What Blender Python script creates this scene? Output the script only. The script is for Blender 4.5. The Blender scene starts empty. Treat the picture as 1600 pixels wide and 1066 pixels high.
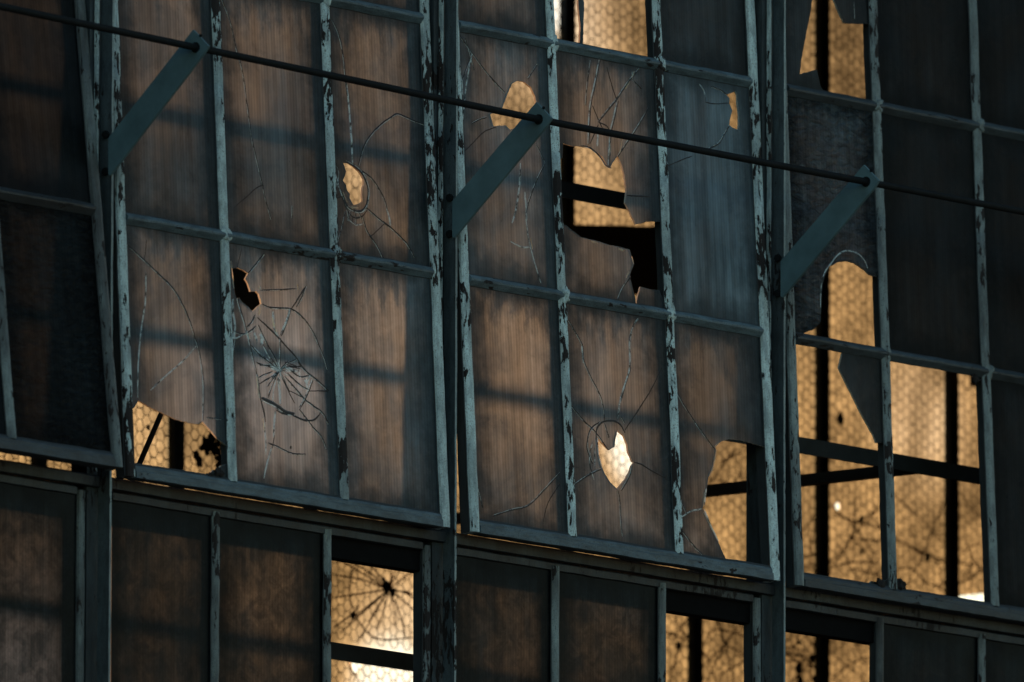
import bpy, bmesh, math, random
from mathutils import Vector, Matrix, noise
from mathutils.geometry import tessellate_polygon

R = math.radians
sc = bpy.context.scene
col = sc.collection
random.seed(7)

# ------------------------------------------------------------------ camera
Z0 = 8.0                      # height of the sash bottom rails above the ground
PSI, TH, ROLL, DIST, FPX = R(50), 0.1448, 0.0027, 47.4276, 27000.0
fwd = Vector((math.sin(PSI)*math.cos(TH), math.cos(PSI)*math.cos(TH), math.sin(TH)))
rgt0 = fwd.cross(Vector((0, 0, 1))).normalized()
up0 = rgt0.cross(fwd)
rgt = rgt0*math.cos(ROLL) + up0*math.sin(ROLL)
upv = -rgt0*math.sin(ROLL) + up0*math.cos(ROLL)
CAM = Vector((1.6609, 0, 0.5399+Z0)) - fwd*DIST
cd = bpy.data.cameras.new('camera')
cam = bpy.data.objects.new('camera', cd); col.objects.link(cam)
m = Matrix((rgt, upv, -fwd)).transposed().to_4x4(); m.translation = CAM
cam.matrix_world = m
cd.sensor_width = 36; cd.lens = 36*FPX/1600
cd.clip_start = 0.5; cd.clip_end = 9000
cd.dof.use_dof = True; cd.dof.focus_distance = DIST; cd.dof.aperture_fstop = 5.0
cd.dof.aperture_blades = 0
sc.camera = cam

# ------------------------------------------------------------------ sky, sun, exposure
SUN_AZ, SUN_EL = R(60), R(6.5)     # azimuth measured from the inward normal (+Y) towards +X
w = bpy.data.worlds.new('World'); sc.world = w; w.use_nodes = True
nt = w.node_tree; nt.nodes.clear()
sky = nt.nodes.new('ShaderNodeTexSky'); sky.sky_type = 'NISHITA'; sky.sun_disc = False
sky.sun_elevation = SUN_EL; sky.sun_rotation = SUN_AZ
sky.air_density = 1.0; sky.dust_density = 0.15; sky.ozone_density = 1.3
bg = nt.nodes.new('ShaderNodeBackground'); bg.inputs[1].default_value = 0.05
wo = nt.nodes.new('ShaderNodeOutputWorld')
nt.links.new(sky.outputs[0], bg.inputs[0]); nt.links.new(bg.outputs[0], wo.inputs[0])
to_sun = Vector((math.sin(SUN_AZ)*math.cos(SUN_EL), math.cos(SUN_AZ)*math.cos(SUN_EL), math.sin(SUN_EL)))
sd = bpy.data.lights.new('sun', 'SUN'); sd.energy = 5.0; sd.angle = R(3.0); sd.color = (1.0, 0.85, 0.66)
so = bpy.data.objects.new('sun', sd); col.objects.link(so)
so.rotation_euler = to_sun.to_track_quat('Z', 'Y').to_euler()
so.location = (20, 20, 30)
vs = sc.view_settings
vs.view_transform = 'Standard'; vs.look = 'None'; vs.gamma = 1; vs.use_curve_mapping = False
vs.exposure = 2.06
sc.cycles.use_denoising = True
sc.cycles.max_bounces = 10; sc.cycles.transparent_max_bounces = 16; sc.cycles.transmission_bounces = 8
sc.cycles.diffuse_bounces = 3; sc.cycles.glossy_bounces = 3
sc.cycles.sample_clamp_indirect = 4.0
sc.cycles.caustics_reflective = False; sc.cycles.caustics_refractive = False

# ------------------------------------------------------------------ materials
class NT:
    def __init__(s, name):
        s.m = bpy.data.materials.new(name); s.m.use_nodes = True
        s.t = s.m.node_tree; s.t.nodes.clear()
        s.out = s.n('ShaderNodeOutputMaterial')
    def n(s, typ, **kw):
        o = s.t.nodes.new(typ)
        for k, v in kw.items(): setattr(o, k, v)
        return o
    def set(s, sock, v):
        if isinstance(v, bpy.types.NodeSocket): s.t.links.new(v, sock)
        elif v is not None: sock.default_value = v
    def math(s, op, a, b=None, clamp=False):
        o = s.n('ShaderNodeMath', operation=op, use_clamp=clamp)
        s.set(o.inputs[0], a)
        if b is not None: s.set(o.inputs[1], b)
        return o.outputs[0]
    def pos(s, scale=(1, 1, 1), local=False):
        if local:
            g = s.n('ShaderNodeTexCoord').outputs['Object']
        else:
            g = s.n('ShaderNodeNewGeometry').outputs['Position']
        mp = s.n('ShaderNodeMapping'); mp.inputs['Scale'].default_value = scale
        s.t.links.new(g, mp.inputs[0]); return mp.outputs[0]
    def noise(s, vec, scale, detail=4, rough=.55, dist=0):
        o = s.n('ShaderNodeTexNoise'); s.t.links.new(vec, o.inputs['Vector'])
        o.inputs['Scale'].default_value = scale; o.inputs['Detail'].default_value = detail
        o.inputs['Roughness'].default_value = rough; o.inputs['Distortion'].default_value = dist
        return o.outputs['Fac']
    def ramp(s, v, a, b, lo=0., hi=1.):
        o = s.n('ShaderNodeMapRange'); o.interpolation_type = 'SMOOTHSTEP'
        for i, x in enumerate((v, a, b, lo, hi)): s.set(o.inputs[i], x)
        return o.outputs[0]
    def mix(s, f, a, b, mode='MIX'):
        o = s.n('ShaderNodeMix', data_type='RGBA', blend_type=mode)
        s.set(o.inputs[0], f); s.set(o.inputs[6], a); s.set(o.inputs[7], b)
        return o.outputs[2]
    def attr(s, name):
        o = s.n('ShaderNodeAttribute', attribute_type='OBJECT', attribute_name=name)
        return o.outputs['Fac']
    def bump(s, h, strength, dist):
        o = s.n('ShaderNodeBump'); s.set(o.inputs['Height'], h)
        o.inputs['Strength'].default_value = strength; o.inputs['Distance'].default_value = dist
        return o.outputs[0]
    def shader(s, typ, **kw):
        o = s.n(typ)
        for k, v in kw.items(): s.set(o.inputs[k.replace('_', ' ')], v)
        return o.outputs[0]
    def mixs(s, f, a, b):
        o = s.n('ShaderNodeMixShader'); s.set(o.inputs[0], f)
        s.t.links.new(a, o.inputs[1]); s.t.links.new(b, o.inputs[2]); return o.outputs[0]
    def adds(s, a, b):
        o = s.n('ShaderNodeAddShader'); s.t.links.new(a, o.inputs[0]); s.t.links.new(b, o.inputs[1]); return o.outputs[0]
    def scale(s, c, k):
        o = s.n('ShaderNodeVectorMath', operation='SCALE'); s.set(o.inputs[0], c); s.set(o.inputs['Scale'], k); return o.outputs[0]
    def done(s, sh): s.t.links.new(sh, s.out.inputs[0]); return s.m

def c4(*c): return (c[0], c[1], c[2], 1)

def paint_mat(name, base, chip, streak_axis=2):
    t = NT(name)
    sc1 = [1, 1, 1]; sc1[streak_axis] = .30
    p = t.pos(tuple(sc1)); p1 = t.pos()
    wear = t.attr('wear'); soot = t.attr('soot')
    n1 = t.noise(p, 62, 8, .62, .3)
    n2 = t.noise(p1, 3.3, 3)
    v = t.math('ADD', n1, t.math('MULTIPLY', t.math('SUBTRACT', n2, .5), .85))
    v = t.math('ADD', v, t.math('MULTIPLY', wear, .30))
    v = t.math('ADD', v, t.math('MULTIPLY', t.math('SUBTRACT', t.noise(p1, 130, 4, .6), .5), .10))
    chipm = t.ramp(v, .690, .708)
    fine = t.noise(p1, 240, 3, .6)
    mott = t.noise(p, 60, 5, .65)
    dirt = t.ramp(mott, .38, .70)
    b2 = tuple(x*.45 for x in base); b3 = tuple(min(1, x*1.25) for x in base)
    colr = t.mix(dirt, c4(*b3), c4(*[x*.62 for x in base]))
    colr = t.mix(t.ramp(fine, .5, .72), colr, c4(*b2))
    colr = t.mix(t.math('MULTIPLY', t.ramp(t.noise(p, 11, 5, .6), .42, .72), t.math('ADD', .25, wear)), colr, c4(base[0]*.22, base[1]*.22, base[2]*.22))
    shade_mask = t.math('MULTIPLY', soot, t.ramp(t.noise(p, 7, 5, .6), .3, .7, .8, 1.12), True)
    colr = t.mix(shade_mask, colr, c4(.018, .021, .023))  # painted shade: darkens outer and lower bars like a vignette
    rustc = t.mix(t.noise(p1, 90, 4), c4(chip[0]*.4, chip[1]*.4, chip[2]*.4), c4(*chip))
    colr = t.mix(chipm, colr, rustc)
    h = t.math('ADD', t.math('MULTIPLY', t.math('SUBTRACT', 1., chipm), 1.0), t.math('MULTIPLY', fine, .35))
    h = t.math('ADD', h, t.math('MULTIPLY', mott, .8))
    nb = t.bump(h, .9, .0026)
    sh = t.shader('ShaderNodeBsdfPrincipled', Base_Color=colr, Roughness=t.mix(chipm, c4(.5, .5, .5), c4(.8, .8, .8)), Normal=nb)
    sh.node.inputs['Specular IOR Level'].default_value = .35
    return t.done(sh)

M = {}
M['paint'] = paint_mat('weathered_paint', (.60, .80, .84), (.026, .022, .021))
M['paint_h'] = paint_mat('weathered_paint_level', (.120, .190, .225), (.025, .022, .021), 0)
M['paint_d'] = paint_mat('dark_paint', (.125, .185, .21), (.02, .018, .017))  # darker base colour for fins, posts, transom and heads


def plain(name, c, rough=.7, nscale=12, amt=.5, bumpd=.002, spec=.3):
    t = NT(name); p = t.pos()
    n = t.noise(p, nscale, 6, .6)
    colr = t.mix(n, c4(*[x*(1-amt) for x in c]), c4(*[x*(1+amt) for x in c]))
    sh = t.shader('ShaderNodeBsdfPrincipled', Base_Color=colr, Roughness=rough, Normal=t.bump(n, .5, bumpd))
    sh.node.inputs['Specular IOR Level'].default_value = spec
    return t.done(sh)
M['arm'] = plain('arm_steel', (.095, .175, .20), .6, 11, .55, .0012, .25)
M['rod'] = plain('dark_rod_steel', (.011, .014, .0155), .7, 40, .5, .002, .08)
M['dark_steel'] = plain('dark_interior_steel', (.034, .044, .048), .7, 20)
M['back_frame'] = plain('back_frame_steel', (.034, .044, .048), .7, 20)
M['wire'] = plain('wire', (.05, .035, .02), .6, 60)
M['black'] = plain('black_steel', (.005, .0055, .006), .9, 30, .5, .001, .1)  # near-black base colour of the channel behind the transom
M['wood'] = plain('old_board', (.10, .085, .07), .8, 9)
M['concrete'] = plain('concrete', (.16, .15, .14), .9, 3, .4, .004)
M['interior'] = plain('sooty_wall', (.045, .042, .04), .9, 2, .4, .004)
M['asphalt'] = plain('asphalt', (.05, .05, .05), .9, 6, .4, .004)
M['brick'] = plain('soot_brick', (.14, .09, .07), .9, 8, .5, .004)
M['grime'] = plain('grime', (.012, .010, .009), .8, 50)

def clear_mat():
    t = NT('clear_glass_face')
    tr = t.shader('ShaderNodeBsdfTransparent', Color=c4(.93, .92, .89))
    gl = t.shader('ShaderNodeBsdfGlossy', Color=c4(1, 1, 1), Roughness=.05)
    return t.done(t.mixs(.05, tr, gl))
M['clear'] = clear_mat()

def glass_mat():
    # soiled window glass: a grey brown film on the outside face that passes and scatters light
    t = NT('soiled_glass')
    light = t.attr('light')      # how much light the film lets through
    hammer = t.attr('hammer'); milk = t.attr('film')
    uv = t.n('ShaderNodeUVMap').outputs[0]
    sep = t.n('ShaderNodeSeparateXYZ'); t.t.links.new(uv, sep.inputs[0])
    u, v = sep.outputs[0], sep.outputs[1]
    oi = t.n('ShaderNodeObjectInfo')
    sh_ = t.n('ShaderNodeVectorMath', operation='SCALE'); sh_.inputs[0].default_value = (37, 11, 23); t.t.links.new(oi.outputs['Random'], sh_.inputs['Scale'])
    def off(vec):
        a_ = t.n('ShaderNodeVectorMath', operation='ADD'); t.t.links.new(vec, a_.inputs[0]); t.t.links.new(sh_.outputs[0], a_.inputs[1]); return a_.outputs[0]
    blotch = t.attr('blotch')
    p1 = off(t.pos()); pv = off(t.pos((1, 1, .004))); pv2 = off(t.pos((1, 1, .05)))
    fine = t.noise(pv, 170, 2, .5)
    broad = t.noise(pv2, 22, 4, .6)
    drip = t.noise(pv, 46, 3, .6)
    cloud = t.noise(p1, 5, 5, .6, .4)
    mott = t.noise(p1, 38, 5, .65)
    # ragged dirt and painted side shadow of the bars along pane edges, dirt heaviest at the bottom and top putty lines
    eu = t.math('MINIMUM', u, t.math('SUBTRACT', 1., u))
    ev = t.math('MINIMUM', t.math('MULTIPLY', v, 1.0), t.math('MULTIPLY', t.math('SUBTRACT', 1., v), 1.5))
    wob = t.math('MULTIPLY', t.math('SUBTRACT', t.noise(p1, 14, 5, .6), .5), .16)
    de = t.math('MINIMUM', t.math('MULTIPLY', eu, .46), ev)
    clean_lit = t.ramp(t.math('ADD', de, wob), -.03, .19)
    k = t.math('MULTIPLY', t.ramp(fine, .2, .8, .92, 1.08), t.ramp(broad, .25, .75, .89, 1.11))
    k = t.math('MULTIPLY', k, t.ramp(drip, .25, .75, .94, 1.06))
    k = t.math('MULTIPLY', k, t.ramp(cloud, .3, .72, .60, 1.32))
    k = t.math('MULTIPLY', k, t.ramp(mott, .62, .78, 1., .62))
    bl = t.math('MULTIPLY', t.ramp(t.noise(p1, 17, 8, .68, .6), .34, .66, .45, 1.35), t.ramp(t.noise(p1, 75, 4, .7), .35, .7, .82, 1.12))
    k = t.math('MULTIPLY', k, t.math('ADD', 1., t.math('MULTIPLY', blotch, t.math('SUBTRACT', bl, 1.))))
    speck = t.noise(t.pos((1, 1, .7)), 150, 2, .5)
    k = t.math('MULTIPLY', k, t.ramp(speck, .73, .80, 1., .35))
    topg = t.ramp(t.math('ADD', v, t.math('MULTIPLY', t.math('SUBTRACT', t.noise(t.pos((1, 1, .35)), 30, 6, .7), .5), .75)), .80, 1.02, 1., .34)
    k = t.math('MULTIPLY', k, topg)
    k = t.math('MULTIPLY', k, t.ramp(clean_lit, 0, 1, .11, 1.))
    sx = t.n('ShaderNodeSeparateXYZ'); t.t.links.new(p1, sx.inputs[0])
    rib = t.math('SINE', t.math('ADD', t.math('MULTIPLY', sx.outputs[0], 2*math.pi/.0115), t.math('MULTIPLY', cloud, 5.)))
    rib2 = t.math('SINE', t.math('ADD', t.math('MULTIPLY', sx.outputs[0], 2*math.pi/.037), t.math('MULTIPLY', broad, 9.)))
    k = t.math('MULTIPLY', k, t.math('ADD', 1., t.math('ADD', t.math('MULTIPLY', rib, .12), t.math('MULTIPLY', rib2, .10))))
    hb = t.n('ShaderNodeTexVoronoi'); hb.feature = 'SMOOTH_F1'; t.t.links.new(t.pos((1, 1, 1.6)), hb.inputs['Vector']); hb.inputs['Scale'].default_value = 45
    hn = t.noise(t.pos((1, 1, 1.9)), 26, 4, .6, 1.2)
    k = t.math('MULTIPLY', k, t.math('ADD', 1., t.math('MULTIPLY', hammer, t.math('MULTIPLY', t.math('SUBTRACT', hn, .5), 3.4))))
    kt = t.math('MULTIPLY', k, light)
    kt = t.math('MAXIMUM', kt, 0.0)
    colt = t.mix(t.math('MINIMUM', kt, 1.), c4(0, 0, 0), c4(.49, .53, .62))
    tl = t.shader('ShaderNodeBsdfTranslucent', Color=colt)
    film = t.ramp(t.noise(t.pos((1, 1, .35)), 11, 6, .6),   .30, .74, .62, 1.35)
    film = t.math('MULTIPLY', film, milk)
    film = t.math('MULTIPLY', film, t.ramp(clean_lit, 0, 1, .38, 1.08))
    film = t.math('MULTIPLY', film, t.ramp(t.noise(pv2, 13, 4, .6), .28, .72, .70, 1.28))
    film = t.math('MULTIPLY', film, t.math('ADD', 1., t.math('ADD', t.math('MULTIPLY', rib, .07), t.math('MULTIPLY', rib2, .10))))
    fcol = t.mix(film, c4(0, 0, 0), c4(.66, 1., 1.18))
    nb = t.bump(t.math('ADD', t.math('MULTIPLY', hn, hammer), t.math('MULTIPLY', t.math('ADD', broad, fine), .05)), .55, .004)
    nh = t.n('ShaderNodeBump'); t.set(nh.inputs['Height'], hn); t.set(nh.inputs['Strength'], t.math('MULTIPLY', hammer, 1.)); nh.inputs['Distance'].default_value = .03; t.t.links.new(nb, nh.inputs['Normal']); nb = nh.outputs[0]
    df = t.shader('ShaderNodeBsdfDiffuse', Color=fcol, Normal=nb)
    base = t.adds(tl, df)
    rf = t.shader('ShaderNodeBsdfRefraction', Color=t.mix(kt, c4(0, 0, 0), c4(.9, .8, .7)), Roughness=.55, IOR=1.22)
    base = t.mixs(.07, base, rf)
    fr = t.n('ShaderNodeFresnel'); fr.inputs[0].default_value = 1.45
    gl = t.shader('ShaderNodeBsdfGlossy', Color=c4(1, 1, 1), Roughness=t.ramp(cloud, .3, .7, .18, .42), Normal=nb)
    return t.done(t.mixs(t.math('MULTIPLY', fr.outputs[0], t.math('MINIMUM', t.math('ADD', .05, t.math('MULTIPLY', milk, 8.)), .30)), base, gl))
M['glass'] = glass_mat()

def wired_mat():
    # amber, dusty wired glass of the far window
    t = NT('wired_glass')
    p1 = t.pos(); pv = t.pos((1, 1, .22))
    cl = t.noise(p1, 2.4, 6, .6, .5)
    st = t.noise(pv, 14, 4, .6)
    sp = t.noise(t.pos((1, 1, .6)), 60, 3, .7)
    k = t.math('MULTIPLY', t.ramp(cl, .3, .70, .40, 1.45), t.ramp(st, .3, .75, .7, 1.2))
    k = t.math('MULTIPLY', k, t.ramp(sp, .3, .75, .55, 1.6))
    glow = None  # bright glow spots, painted by raising the glass transmission at set points
    for wx, wz, wr, wa in ((5.845, .985, .17, 4.6), (6.02, 1.16, .24, .8), (4.78, .16, .30, 1.5), (7.22, 1.20, .24, .8), (5.42, 2.24, .34, 1.3), (5.62, 1.9, .3, .35), (3.6, .85, .3, .3), (5.2, 2.0, .3, .5), (4.45, 1.6, .2, .6), (4.70, .10, .20, 4.5), (5.39, 2.30, .13, 5.)):
        vd = t.n('ShaderNodeVectorMath', operation='DISTANCE'); t.t.links.new(p1, vd.inputs[0]); vd.inputs[1].default_value = (wx, BY, Z0+wz)
        a_ = t.ramp(vd.outputs['Value'], wr*1.5, wr*.1, 0., wa)
        glow = a_ if glow is None else t.math('MAXIMUM', glow, a_)
    glow = t.math('MULTIPLY', glow, t.ramp(cl, .25, .6, .5, 1.2))
    k = t.math('ADD', k, glow)
    stain = t.ramp(t.noise(p1, 9, 6, .65), .60, .74)
    colt = t.mix(stain, c4(.032, .016, .005), c4(.014, .005, .001))
    colt = t.scale(colt, t.math('MINIMUM', k, 1.6))
    tl = t.shader('ShaderNodeBsdfTranslucent', Color=colt)
    tint = t.mix(t.math('MULTIPLY', glow, .35, True), c4(.245, .147, .078), c4(.20, .182, .185))
    tr = t.shader('ShaderNodeBsdfTransparent', Color=t.scale(tint, t.math('MINIMUM', k, 5.)))
    gl = t.shader('ShaderNodeBsdfGlossy', Color=c4(1, 1, 1), Roughness=.2)
    return t.done(t.mixs(.04, t.adds(tl, tr), gl))


def crack_mats():
    t = NT('crack_dark')
    M['crack_d'] = t.done(t.shader('ShaderNodeBsdfPrincipled', Base_Color=c4(.015, .016, .017), Roughness=.5))
    t = NT('far_crack')
    M['crack_b'] = t.done(t.adds(t.shader('ShaderNodeBsdfTranslucent', Color=c4(.006, .003, .001)), t.shader('ShaderNodeBsdfTransparent', Color=c4(.035, .018, .007))))
    t = NT('crack_light')
    br = t.ramp(t.noise(t.pos(), 55, 3, .6), .34, .56)
    a = t.shader('ShaderNodeBsdfDiffuse', Color=t.mix(br, c4(.05, .065, .07), c4(.46, .58, .60))); b = t.shader('ShaderNodeBsdfTranslucent', Color=t.mix(br, c4(.06, .055, .05), c4(.55, .50, .46)))
    M['crack_l'] = t.done(t.adds(a, b))
    t = NT('glass_edge')
    a = t.shader('ShaderNodeBsdfDiffuse', Color=c4(.36, .44, .42)); b = t.shader('ShaderNodeBsdfTranslucent', Color=c4(.45, .34, .24))
    M['edge'] = t.done(t.adds(a, b))
    t = NT('glass_glint')
    a = t.shader('ShaderNodeBsdfDiffuse', Color=c4(.2, .22, .2)); b = t.shader('ShaderNodeBsdfTranslucent', Color=c4(.95, .8, .62))
    M['glint'] = t.done(t.adds(a, b))
crack_mats()

# ------------------------------------------------------------------ object helpers
def tag(o, label=None, cat=None, group=None, kind=None):
    if label: o['label'] = label
    if cat: o['category'] = cat
    if group: o['group'] = group
    if kind: o['kind'] = kind
    return o

def empty(name, loc, label, cat, group=None, rotx=0):
    o = bpy.data.objects.new(name, None); col.objects.link(o)
    o.empty_display_size = .1
    o.location = loc; o.rotation_euler = (rotx, 0, 0)
    return tag(o, label, cat, group)

PAINTED_SHADE = [0.]  # painted shade for the bars being built
class MB:
    def __init__(s): s.v = []; s.f = []; s.mi = []; s.uv = {}
    def quad(s, a, b, c, d, mi=0):
        i = len(s.v); s.v += [Vector(a), Vector(b), Vector(c), Vector(d)]; s.f.append((i, i+1, i+2, i+3)); s.mi.append(mi)
    def box(s, x0, x1, y0, y1, z0, z1, mi=0):
        i = len(s.v)
        s.v += [Vector((x, y, z)) for z in (z0, z1) for y in (y0, y1) for x in (x0, x1)]
        for q in ((0, 2, 3, 1), (4, 5, 7, 6), (0, 1, 5, 4), (2, 6, 7, 3), (0, 4, 6, 2), (1, 3, 7, 5)):
            s.f.append(tuple(i+k for k in q)); s.mi.append(mi)
    def sweep(s, p0, p1, prof, ax, ay, seg=.035, jit=.0007, bow=0., seed=0, mi=0, emi=None):
        """prof: closed list (a, b): a across (ax), b outward (ay)"""
        p0, p1 = Vector(p0), Vector(p1); ax, ay = Vector(ax), Vector(ay)
        n = max(1, int((p1-p0).length/seg)); k = len(prof); i0 = len(s.v)
        for j in range(n+1):
            t = j/n; c = p0.lerp(p1, t)
            q = c*9 + Vector((seed*3.1, seed*1.7, 0))
            off = ax*(noise.noise(q)*jit*1.6 + bow*math.sin(math.pi*t)) + ay*(noise.noise(q+Vector((7, 3, 1)))*jit*1.2)
            for a, b in prof:
                w_ = c*60 + Vector((a*300, b*300, seed*5))
                s.v.append(c + off + ax*(a + noise.noise(w_)*jit) + ay*(b + noise.noise(w_+Vector((3, 9, 2)))*jit*.8))
        for j in range(n):
            for e in range(k):
                a = i0+j*k+e; b = i0+j*k+(e+1) % k
                s.f.append((a, b, b+k, a+k)); s.mi.append(mi if emi is None else emi(prof[e], prof[(e+1) % k]))
        s.f.append(tuple(i0+e for e in range(k))[::-1]); s.mi.append(mi)
        s.f.append(tuple(i0+n*k+e for e in range(k))); s.mi.append(mi)
    def tube(s, pts, r, n=8, mi=0):
        pts = [Vector(p) for p in pts]; i0 = len(s.v)
        for j, p in enumerate(pts):
            d = (pts[min(j+1, len(pts)-1)]-pts[max(j-1, 0)]).normalized()
            a = d.cross(Vector((.3, .2, .93))).normalized(); b = d.cross(a)
            rr = r[j] if isinstance(r, (list, tuple)) else r
            for e in range(n):
                t = 2*math.pi*e/n; s.v.append(p + a*math.cos(t)*rr + b*math.sin(t)*rr)
        for j in range(len(pts)-1):
            for e in range(n):
                a = i0+j*n+e; b = i0+j*n+(e+1) % n
                s.f.append((a, b, b+n, a+n)); s.mi.append(mi)
        s.f.append(tuple(i0+e for e in range(n))[::-1]); s.mi.append(mi)
        s.f.append(tuple(i0+(len(pts)-1)*n+e for e in range(n))); s.mi.append(mi)
    def lump(s, c, rad, seed=0, mi=0, sub=2, amp=.25):
        bm = bmesh.new(); bmesh.ops.create_icosphere(bm, subdivisions=sub, radius=1)
        i0 = len(s.v)
        for v in bm.verts:
            k = 1 + amp*noise.noise(v.co*1.6 + Vector((seed*2.3, seed, 0)))
            s.v.append(Vector(c) + Vector((v.co.x*rad[0]*k, v.co.y*rad[1]*k, v.co.z*rad[2]*k)))
        for f in bm.faces: s.f.append(tuple(i0+v.index for v in f.verts)); s.mi.append(mi)
        bm.free()
    def build(s, name, mats, parent=None, smooth=False, wear=None, **props):
        if wear is not None: props.setdefault('soot', PAINTED_SHADE[0])
        me = bpy.data.meshes.new(name)
        me.from_pydata([tuple(v) for v in s.v], [], s.f)
        if not isinstance(mats, (list, tuple)): mats = [mats]
        for m_ in mats: me.materials.append(m_)
        for i, p in enumerate(me.polygons):
            p.material_index = s.mi[i]; p.use_smooth = smooth
        if s.uv:
            ul = me.uv_layers.new(name='UVMap')
            for p in me.polygons:
                for li in p.loop_indices: ul.data[li].uv = s.uv[me.loops[li].vertex_index]
        bm = bmesh.new(); bm.from_mesh(me); bmesh.ops.recalc_face_normals(bm, faces=bm.faces); bm.to_mesh(me); bm.free()
        o = bpy.data.objects.new(name, me); col.objects.link(o)
        if parent: o.parent = parent
        if wear is not None: o['wear'] = float(wear)
        for k, v in props.items(): o[k] = v
        return o

def structure(name, mb, mat):
    return tag(mb.build(name, mat), kind='structure')

# photo point -> local point on the plane y = y0 of an object with matrix mat
def hit(px, py, mat=None, y0=0.0):
    d = fwd + rgt*((px-800)/FPX) - upv*((py-533)/FPX)
    o = CAM.copy()
    if mat is not None:
        inv = mat.inverted(); o = inv @ o; d = inv.to_3x3() @ d
    return o + d*((y0-o.y)/d.y)

def clip(poly, x0, x1, z0, z1):
    for ax, lim, sg in ((0, x0, 1), (0, x1, -1), (1, z0, 1), (1, z1, -1)):
        out = []
        for i in range(len(poly)):
            a, b = poly[i-1], poly[i]
            ia, ib = (a[ax]-lim)*sg >= 0, (b[ax]-lim)*sg >= 0
            if ia != ib:
                t = (lim-a[ax])/(b[ax]-a[ax])
                out.append((a[0]+(b[0]-a[0])*t, a[1]+(b[1]-a[1])*t))
            if ib: out.append(b)
        poly = out
        if not poly: return []
    return poly

def rough_outline(poly, seed, amp=.0011, step=.007, rect=None):
    """break long straight edges of a fracture into small facets"""
    out = []; rnd_ = random.Random(seed*13+5)
    for i in range(len(poly)):
        a, b = Vector(poly[i-1]), Vector(poly[i]); L = (b-a).length
        onb = rect and any(abs(a[k]-lim) < 1e-6 and abs(b[k]-lim) < 1e-6 for k, lim in ((0, rect[0]), (0, rect[1]), (1, rect[2]), (1, rect[3])))
        n = 1 if onb else max(1, int(L/step))
        nr = Vector((-(b-a).y, (b-a).x)).normalized() if L > 1e-9 else Vector((0, 0))
        for j in range(n):
            t = (j+1)/n; p = a.lerp(b, t)
            if j < n-1: p = p + nr*(noise.noise(Vector((p.x*170, p.y*170, seed)))*amp + rnd_.uniform(-1, 1)*amp)
            out.append((p.x, p.y))
    return out

def slab(loops, th, y0, rect):
    """glass plate in the local xz plane, its outside face at y = y0, holes allowed; material 0 film, 1 clear, 2 edge"""
    mb = MB()
    pts = [[Vector((p[0], p[1], 0)) for p in lp] for lp in loops]
    tris = tessellate_polygon(pts)
    flat = [p for lp in pts for p in lp]; n = len(flat)
    for yy in (y0, y0+th):
        for p in flat: mb.v.append(Vector((p.x, yy, p.y)))
    for t in tris:
        mb.f.append(tuple(t)); mb.mi.append(0)
        mb.f.append(tuple(n+i for i in reversed(t))); mb.mi.append(1)
    k = 0
    for lp in pts:
        L = len(lp)
        for i in range(L):
            a, b = k+i, k+(i+1) % L
            mb.f.append((a, b, b+n, a+n)); mb.mi.append(2)
        k += L
    x0, x1, z0, z1 = rect
    for i, v in enumerate(mb.v): mb.uv[i] = ((v.x-x0)/(x1-x0), (v.z-z0)/(z1-z0))
    return mb

def spline(pts, step):
    pts = [Vector(p) for p in pts]; out = []
    for i in range(len(pts)-1):
        p0, p1, p2, p3 = pts[max(i-1, 0)], pts[i], pts[i+1], pts[min(i+2, len(pts)-1)]
        n = max(2, int((p2-p1).length/step))
        for j in range(n):
            t = j/n
            out.append(.5*((2*p1)+(p2-p0)*t+(2*p0-5*p1+4*p2-p3)*t*t+(3*p1-p0-3*p2+p3)*t**3))
    out.append(pts[-1]); return out

def crack_line(mb, pts3, wd, mi, seed, lift=.0009, off=0.):
    """raised hair ridge that follows pts3 on the plane y = const, tapering at the ends"""
    sp = spline(pts3, .008); n = len(sp); i0 = len(mb.v)
    for j, p in enumerate(sp):
        d = sp[min(j+1, n-1)]-sp[max(j-1, 0)]
        nr = Vector((-d.z, 0, d.x)); nr = nr.normalized() if nr.length > 1e-9 else Vector((1, 0, 0))
        t = j/(n-1); ww = wd*(.55+.45*min(1, t*6, (1-t)*6))*(.75+.6*abs(noise.noise(p*45+Vector((seed, 0, 0)))))
        q = p + nr*(noise.noise(p*60+Vector((0, seed, 0)))*.0009+off)
        mb.v += [q-nr*ww/2, q+Vector((0, -lift, 0)), q+nr*ww/2]
    for j in range(n-1):
        a = i0+j*3
        mb.f += [(a, a+1, a+4, a+3), (a+1, a+2, a+5, a+4)]; mb.mi += [mi, mi]

def Zm(ox, oy, k, *pts): return [(ox+x/k, oy+y/k) for x, y in pts]
Q = 8/3.

# ------------------------------------------------------------------ window geometry (metres)
W1, W2, PITCH = .4196, .4607, 1.4233
XB = [0, W1, W1+W2, 2*W1+W2]                 # bar centres across a bay
ROWS = [0, .6847, 1.3945, 2.08]              # rail / bar centres up a sash
PIV = 1.095
ANG = [6.5, 3.185, 3.27, 2.543]
bayx = [(b-1)*PITCH for b in range(4)]
MULX = [-1.474, -.05, 1.374, 2.796, 4.22]

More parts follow.
